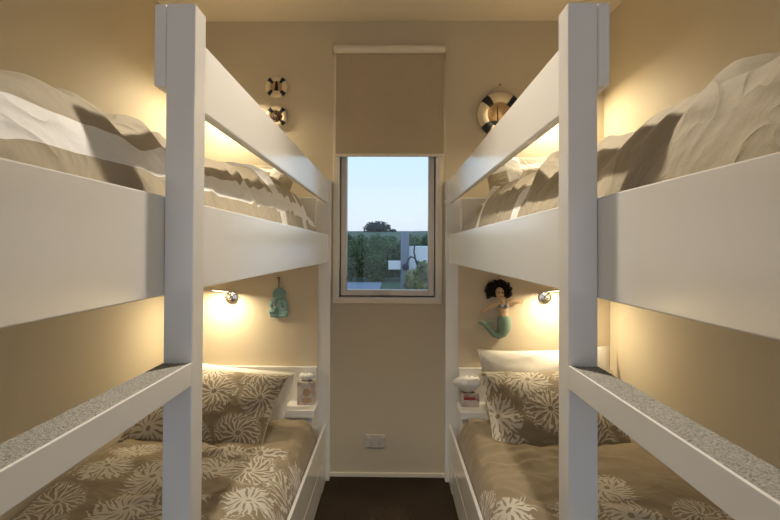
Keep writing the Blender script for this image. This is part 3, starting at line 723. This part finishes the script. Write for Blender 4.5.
# ------------------------------------------------------------------ mermaid doll
def mermaid():
    Y = YP - 0.022; sc = Y / FPX
    q = lambda px, py, dy=0: at(px, py, Y) + Vector((0, dy, 0))
    root = empty('mermaid_doll', q(500, 310), 'felt mermaid doll with black curly hair and green tail hanging on the panel', 'doll')
    bm = bmesh.new()
    tube(bm, [q(501.6, 298.5), q(502.3, 302), q(503, 305), q(503.6, 309), q(503.8, 313), q(503.9, 317), q(503.6, 320)],
         [1.9 * sc, 3.0 * sc, 4.9 * sc, 4.8 * sc, 4.2 * sc, 5.4 * sc, 5.0 * sc], 14, flat=0.7)
    ell(bm, q(499.5, 292.8, -0.004), (4.4 * sc, 4.4 * sc, 5.9 * sc), 18, Matrix.Rotation(R(-14), 4, 'Y'))
    tube(bm, [q(500.4, 296), q(501.8, 300.5)], [1.8 * sc, 1.8 * sc], 10)
    tube(bm, [q(499.5, 303.5), q(495.5, 304.5), q(490.5, 307.2), q(486, 309.8), q(482.5, 311.4)], [2.2 * sc, 2.2 * sc, 2.0 * sc, 1.8 * sc, 1.7 * sc], 10)
    tube(bm, [q(506.5, 302.5), q(511, 301.0), q(516, 301.6), q(520, 301.8)], [2.2 * sc, 2.2 * sc, 1.9 * sc, 1.7 * sc], 10)
    for (hx, hy, dirs) in ((482.5, 311.4, ((-2.4, 0.2), (-2.4, 1.2), (-1.8, 2.2), (-1.0, -1.5))), (520, 301.8, ((3.4, 0.9), (3.6, -0.1), (3.3, -1.1), (1.2, 2.2)))):
        for dx, dy_ in dirs: tube(bm, [q(hx, hy), q(hx + dx, hy + dy_)], [1.0 * sc, 0.65 * sc], 6)
    ell(bm, q(499.3, 294.2, -0.0045 - 4.4 * sc), (0.8 * sc, 1.2 * sc, 1.5 * sc), 8)
    o = obj('body', bm, M['skin'], root, smooth=True); remesh(o, 0.0016)
    # face
    for ex in (497.8, 501.2):
        bm = bmesh.new(); ell(bm, q(ex, 292.2, -0.0265), (0.9 * sc, 0.0015, 0.7 * sc), 10); obj('eye', bm, M['hair'], root, smooth=True)
    bm = bmesh.new(); ell(bm, q(500.0, 296.2, -0.0245), (1.3 * sc, 0.0015, 0.5 * sc), 10); obj('mouth', bm, plain('lip_felt', (0.4, 0.08, 0.06), 0.9), root, smooth=True)
    bm = bmesh.new(); rnd = random.Random(4)
    ell(bm, q(498.8, 289.2, 0.008), (9.5 * sc, 0.016, 8.5 * sc), 16)
    for i in range(210):
        a = rnd.uniform(-0.25 * math.pi, 1.25 * math.pi); rr = rnd.uniform(0.50, 1.05)
        cx_, cy_ = 498.3 + 12.2 * rr * math.cos(a), 290.8 - 9.6 * rr * math.sin(a)
        if abs(cx_ - 499.6) < 4.6 and -4.3 < cy_ - 292.4 < 9: continue
        if cy_ > 301: continue
        d = rnd.uniform(-0.022, 0.010) * (1.15 - 0.5 * rr); r_ = rnd.uniform(1.1, 2.1) * sc
        ax = Vector((rnd.uniform(-1, 1), rnd.uniform(-1, 1), rnd.uniform(-1, 1))).normalized(); ay = ax.orthogonal().normalized(); az = ax.cross(ay)
        c_ = q(cx_, cy_, d)
        tube(bm, [c_ + (ay * math.cos(t_ * 0.9) + az * math.sin(t_ * 0.9)) * r_ + ax * t_ * 0.0008 for t_ in range(9)], 0.0017, 5)
    obj('hair', bm, M['hair'], root, smooth=True)
    bm = bmesh.new()
    for ex in (500.8, 505.6): ell(bm, q(ex, 306.0, -3.0 * sc), (2.5 * sc, 2.2 * sc, 2.3 * sc), 12)
    tube(bm, [q(498.0, 307.0, -0.006), q(503.0, 307.8, -4.0 * sc), q(508.2, 307.0, -0.006)], 0.0022, 8)
    tube(bm, [q(500.2, 304.5, -3 * sc), q(500.0, 300.8, -1.5 * sc)], 0.0015, 6); tube(bm, [q(506.2, 304.5, -3 * sc), q(504.6, 300.8, -1.5 * sc)], 0.0015, 6)
    obj('bodice', bm, M['bodice'], root, smooth=True)
    bm = bmesh.new()
    tube(bm, [q(504.0, 315.8), q(504.0, 319), q(504.2, 324), q(503.8, 329), q(502.0, 333), q(498.5, 335.2), q(494.5, 334.0), q(490.5, 330.5), q(487.0, 326.8), q(484.5, 324.5)],
         [5.6 * sc, 6.9 * sc, 7.0 * sc, 6.3 * sc, 5.2 * sc, 4.1 * sc, 3.4 * sc, 2.8 * sc, 2.3 * sc, 2.0 * sc], 16, flat=0.75)
    tube(bm, [q(485.5, 324.8), q(482.5, 322.8), q(478.2, 321.8)], [2.0 * sc, 2.3 * sc, 1.3 * sc], 10, flat=0.45)
    tube(bm, [q(485.8, 324.2), q(489.0, 321.9), q(493.0, 321.6)], [1.8 * sc, 1.9 * sc, 0.9 * sc], 10, flat=0.45)
    o = obj('tail', bm, M['tail'], root, smooth=True); remesh(o, 0.0018)
    bm = bmesh.new(); tube(bm, [q(499, 284, 0.014), q(499, 276.5, 0.020)], 0.001, 5); cyl(bm, q(499, 276.5, 0.017), 0.002, 0.010, 'Y', 8)
    obj('hanging_loop', bm, M['cord'], root, smooth=True)
mermaid()

# ------------------------------------------------------------------ tissue boxes
def mat_box(name, c1, c2, c3):
    m, nt, b = mat(name); g = NG(nt); t_ = g.tc('Object')
    v = nt.nodes.new('ShaderNodeTexVoronoi'); v.inputs['Scale'].default_value = 34; nt.links.new(t_, v.inputs['Vector'])
    s = nt.nodes.new('ShaderNodeSeparateColor'); nt.links.new(v.outputs['Color'], s.inputs[0])
    c = g.mix(g.m('GREATER_THAN', s.outputs[0], 0.55), c1, c2); c = g.mix(g.m('GREATER_THAN', s.outputs[1], 0.72), c, c3)
    nt.links.new(c, b.inputs['Base Color']); b.inputs['Roughness'].default_value = 0.45
    return m
def tissue_wad(bm, c, rx, rz, seed, frill=0.35, n=40):
    """crumpled paper fan rising out of the slot"""
    rnd = random.Random(seed); rings = []
    for k, (rr, h) in enumerate(((0.10, 0.0), (0.45, 0.25), (0.85, 0.60), (1.0, 0.80), (0.7, 1.0), (0.25, 0.92))):
        row = []
        for i in range(n):
            a = 2 * math.pi * i / n
            w = 1 + frill * (0.5 * math.sin(5 * a + seed) + 0.3 * math.sin(9 * a + 2 * seed)) * (0.3 + rr * 0.7)
            row.append(bm.verts.new((c[0] + rx * rr * w * math.cos(a), c[1] + rx * 0.7 * rr * w * math.sin(a), c[2] + rz * (h + (0.16 if frill > 0.25 else 0.09) * math.sin(11 * a + k + seed) * rr))))
        rings.append(row)
    for a_, b_ in zip(rings[:-1], rings[1:]):
        for i in range(n): bm.faces.new((a_[i], a_[(i + 1) % n], b_[(i + 1) % n], b_[i]))
    bm.faces.new(rings[-1]); bm.faces.new(list(reversed(rings[0])))
# left: square cardboard box
zs = 0.413
c = at(305.5, 400, 2.44)
tb = empty('tissue_box', (c.x, 2.452, zs), 'square printed cardboard tissue box on the left bedside shelf', 'tissue box', 'tissue boxes on the shelves')
boxm = mat_box('printed_card', (0.56, 0.49, 0.43), (0.66, 0.60, 0.52), (0.48, 0.38, 0.33))
B('carton', boxm, tb, [(c.x - 0.044, c.x + 0.040, 2.452, 2.518, zs + 0.0005, zs + 0.112)], 0.002)
bm = bmesh.new(); ell(bm, (c.x + 0.002, 2.4515, zs + 0.062), (0.018, 0.001, 0.020), 16); ell(bm, (c.x + 0.004, 2.4513, zs + 0.024), (0.026, 0.001, 0.014), 16)
obj('printed_picture', bm, plain('rust_print', (0.42, 0.28, 0.18), 0.5, var=0.4, scale=120), tb)
bm = bmesh.new(); ell(bm, (c.x, 2.485, zs + 0.112), (0.030, 0.020, 0.0015), 20); obj('slot', bm, M['rubber'], tb)
bm = bmesh.new(); tissue_wad(bm, (c.x - 0.002, 2.480, zs + 0.108), 0.036, 0.038, 2, 0.3); obj('tissue', bm, M['tissue'], tb, smooth=True)
# right: low box with a wide tissue
c = at(468.5, 400, 2.44)
tb = empty('tissue_box', (c.x, 2.455, zs), 'low printed tissue box with a wide ruffled tissue on the right bedside shelf', 'tissue box', 'tissue boxes on the shelves')
boxm2 = mat_box('printed_card_two', (0.44, 0.36, 0.30), (0.55, 0.48, 0.41), (0.36, 0.20, 0.17))
B('carton', boxm2, tb, [(c.x - 0.034, c.x + 0.054, 2.445, 2.515, zs + 0.0005, zs + 0.062)], 0.002)
bm = bmesh.new(); box(bm, c.x - 0.022, c.x + 0.034, 2.4435, 2.4452, zs + 0.034, zs + 0.048); obj('printed_band', bm, plain('red_print', (0.30, 0.04, 0.04), 0.5), tb)
bm = bmesh.new(); ell(bm, (c.x + 0.008, 2.480, zs + 0.062), (0.030, 0.020, 0.0015), 20); obj('slot', bm, M['rubber'], tb)
bm = bmesh.new(); tissue_wad(bm, (c.x + 0.004, 2.478, zs + 0.058), 0.070, 0.074, 5, 0.2); obj('tissue', bm, M['tissue'], tb, smooth=True)

# ------------------------------------------------------------------ outdoors
B('lawn', M['grass'], None, [(-60, 60, YB + T + 0.05, 120, -0.3, -0.05)], 0, 'structure')
B('garden_path', M['path'], None, [(-9, -0.35, 14.5, 18.2, -0.05, -0.03)], 0, 'structure')
def leaves(bm, c, r, n, size, seed):
    rnd = random.Random(seed)
    for i in range(n):
        while True:
            p = Vector((rnd.uniform(-1, 1), rnd.uniform(-1, 1), rnd.uniform(-1, 1)))
            if 0.35 < p.length < 1 + 0.12 * noise.noise(p * 3 + Vector((seed, 0, 0))): break
        o_ = Vector((c[0] + p.x * r[0], c[1] + p.y * r[1], c[2] + p.z * r[2]))
        a = Vector((rnd.uniform(-1, 1), rnd.uniform(-1, 1), rnd.uniform(-1, 1))).normalized(); b_ = a.orthogonal().normalized(); s_ = size * rnd.uniform(0.6, 1.3)
        v = [bm.verts.new(o_ + a * s_), bm.verts.new(o_ + b_ * s_ * 0.5), bm.verts.new(o_ - a * s_), bm.verts.new(o_ - b_ * s_ * 0.5)]
        bm.faces.new(v)
def bush(name, c, r, n, size, m, label, cat, group, seed, trunk=None):
    root = empty(name, (c[0], c[1], 0 if not trunk else 0), label, cat, group)
    bm = bmesh.new(); leaves(bm, c, r, n, size, seed); ell(bm, c, tuple(q * 0.72 for q in r), 16)
    obj('foliage', bm, m, root)
    bm = bmesh.new(); tw = trunk or 0.05
    tube(bm, [(c[0], c[1], -0.05), (c[0] + 0.03, c[1], c[2] * 0.6), (c[0], c[1], c[2])], [tw, tw * 0.8, tw * 0.5], 8)
    for k_ in range(4):
        a = k_ * 1.6 + seed; tube(bm, [(c[0], c[1], c[2] * 0.6), (c[0] + r[0] * 0.5 * math.cos(a), c[1] + r[1] * 0.4 * math.sin(a), c[2] + r[2] * 0.35)], [tw * 0.5, tw * 0.2], 6)
    obj('stem', bm, M['bark'], root)
hb = [(343, 19.6, 1.35, 'leftmost dark green bush of the garden hedge'), (360, 22.2, 1.45, 'second bush of the hedge, left of the lone tree above'),
      (377, 19.6, 1.40, 'third bush of the hedge, right under the lone tree'), (389, 22.2, 1.35, 'fourth bush of the hedge, beside the grey garden post'),
      (410, 19.6, 1.45, 'fifth bush of the hedge, behind the grey post and white wall'), (428, 21.6, 1.40, 'rightmost bush of the hedge behind the white wall')]
for i, (px, Yd, hh, lb) in enumerate(hb):
    top = at(px, 233.5 + (i % 2), Yd).z
    c = at(px, 260, Yd); cz = top * 0.55; top = cz / 0.55
    bush('hedge_bush', (c.x, Yd, top - cz), (0.62, 0.85, cz), 3600, 0.055, M['leaf'], lb, 'bush', 'hedge bushes in the garden', i + 1)
# a sloping field behind the hedge
bm = bmesh.new(); g_ = []
for i in range(25):
    row = []
    for j in range(9):
        x = -40 + i * 80 / 24; y = 26 + j * 9
        row.append(bm.verts.new((x, y, -0.05 + 4.75 * (j / 8) ** 0.9 + 0.12 * noise.noise(Vector((x * .2, y * .2, 0))))))
    g_.append(row)
for i in range(24):
    for j in range(8): bm.faces.new((g_[i][j], g_[i + 1][j], g_[i + 1][j + 1], g_[i][j + 1]))
obj('hillside', bm, leafmat('far_pasture', (0.03, 0.055, 0.025), (0.07, 0.12, 0.045)), smooth=True, kind='structure')
c = at(377, 228.3, 94)
bush('garden_tree', (c.x, 94, c.z), (2.6, 2.3, 1.35), 1500, 0.22, M['leafdark'], 'lone round topped tree on the skyline outside the window', 'tree', None, 31, trunk=0.14)
c = at(393, 231.5, 92); bush('garden_tree', (c.x, 92, c.z), (0.70, 0.6, 0.5), 500, 0.12, M['leafdark'], 'tiny tree on the skyline right of the lone tree', 'tree', None, 33, trunk=0.06)
YG = 5.6
w0 = at(409.5, 246, YG)
B('garden_wall', M['fence'], None, [(w0.x, w0.x + 1.4, YG, YG + 0.12, -0.05, w0.z)], 0.01)
tag(bpy.data.objects['garden_wall'], 'pale rendered garden wall outside the right of the window', 'garden wall')
p0 = at(401, 231, YG - 0.1); p1 = at(409.3, 231, YG - 0.1)
gp = B('garden_post', M['greypost'], None, [(p0.x, p1.x, YG - 0.1, YG - 0.01, -0.05, p0.z)], 0.004)
tag(gp, 'square grey timber post at the end of the pale garden wall', 'post')
mb = empty('meter_box', at(395, 265.5, YG - 0.05), 'small pale blue box fixed beside the grey garden post', 'box')
a = at(388.5, 261, YG - 0.05); b_ = at(400.6, 269.5, YG - 0.05)
B('box_body', M['fence'], mb, [(a.x, b_.x, YG - 0.09, YG - 0.01, b_.z, a.z)], 0.004)
B('box_lid', M['fence'], mb, [(a.x - 0.004, b_.x, YG - 0.095, YG - 0.005, a.z - 0.012, a.z + 0.004)], 0.002)
hs = empty('garden_hose', at(412, 265, YG - 0.12), 'dark coiled hose and tap hanging on the garden post', 'hose')
bm = bmesh.new()
tube(bm, [at(x_, y_, YG - 0.14) for x_, y_ in ((406, 268), (408, 260), (411, 256.5), (414.5, 258), (417, 262), (418, 266), (416, 262), (414, 252), (414.5, 246), (417, 244), (420, 245))], 0.009, 8)
obj('hose_loop', bm, M['hose'], hs, smooth=True)
bm = bmesh.new(); cyl(bm, at(405.5, 267, YG - 0.14), 0.036, 0.05, 'Y', 24); cyl(bm, at(405.5, 267, YG - 0.18), 0.018, 0.04, 'Y', 16); obj('hose_reel', bm, M['hose'], hs, bevel=0.003)
for i, (px, py, rx, rz, lb) in enumerate(((413, 283, 0.10, 0.16, 'pale shrub in front of the garden wall, beside the grey post'), (424, 280, 0.11, 0.20, 'pale yellow green shrub in front of the garden wall, nearer the sash edge'))):
    ys = YG - 0.28 - 0.3 * i; c = at(px, py, ys); bush('pale_shrub', (c.x, ys, c.z), (rx, 0.12, rz), 900, 0.018, M['leafpale'], lb, 'shrub', 'pale shrubs by the wall', 50 + i, trunk=0.012)
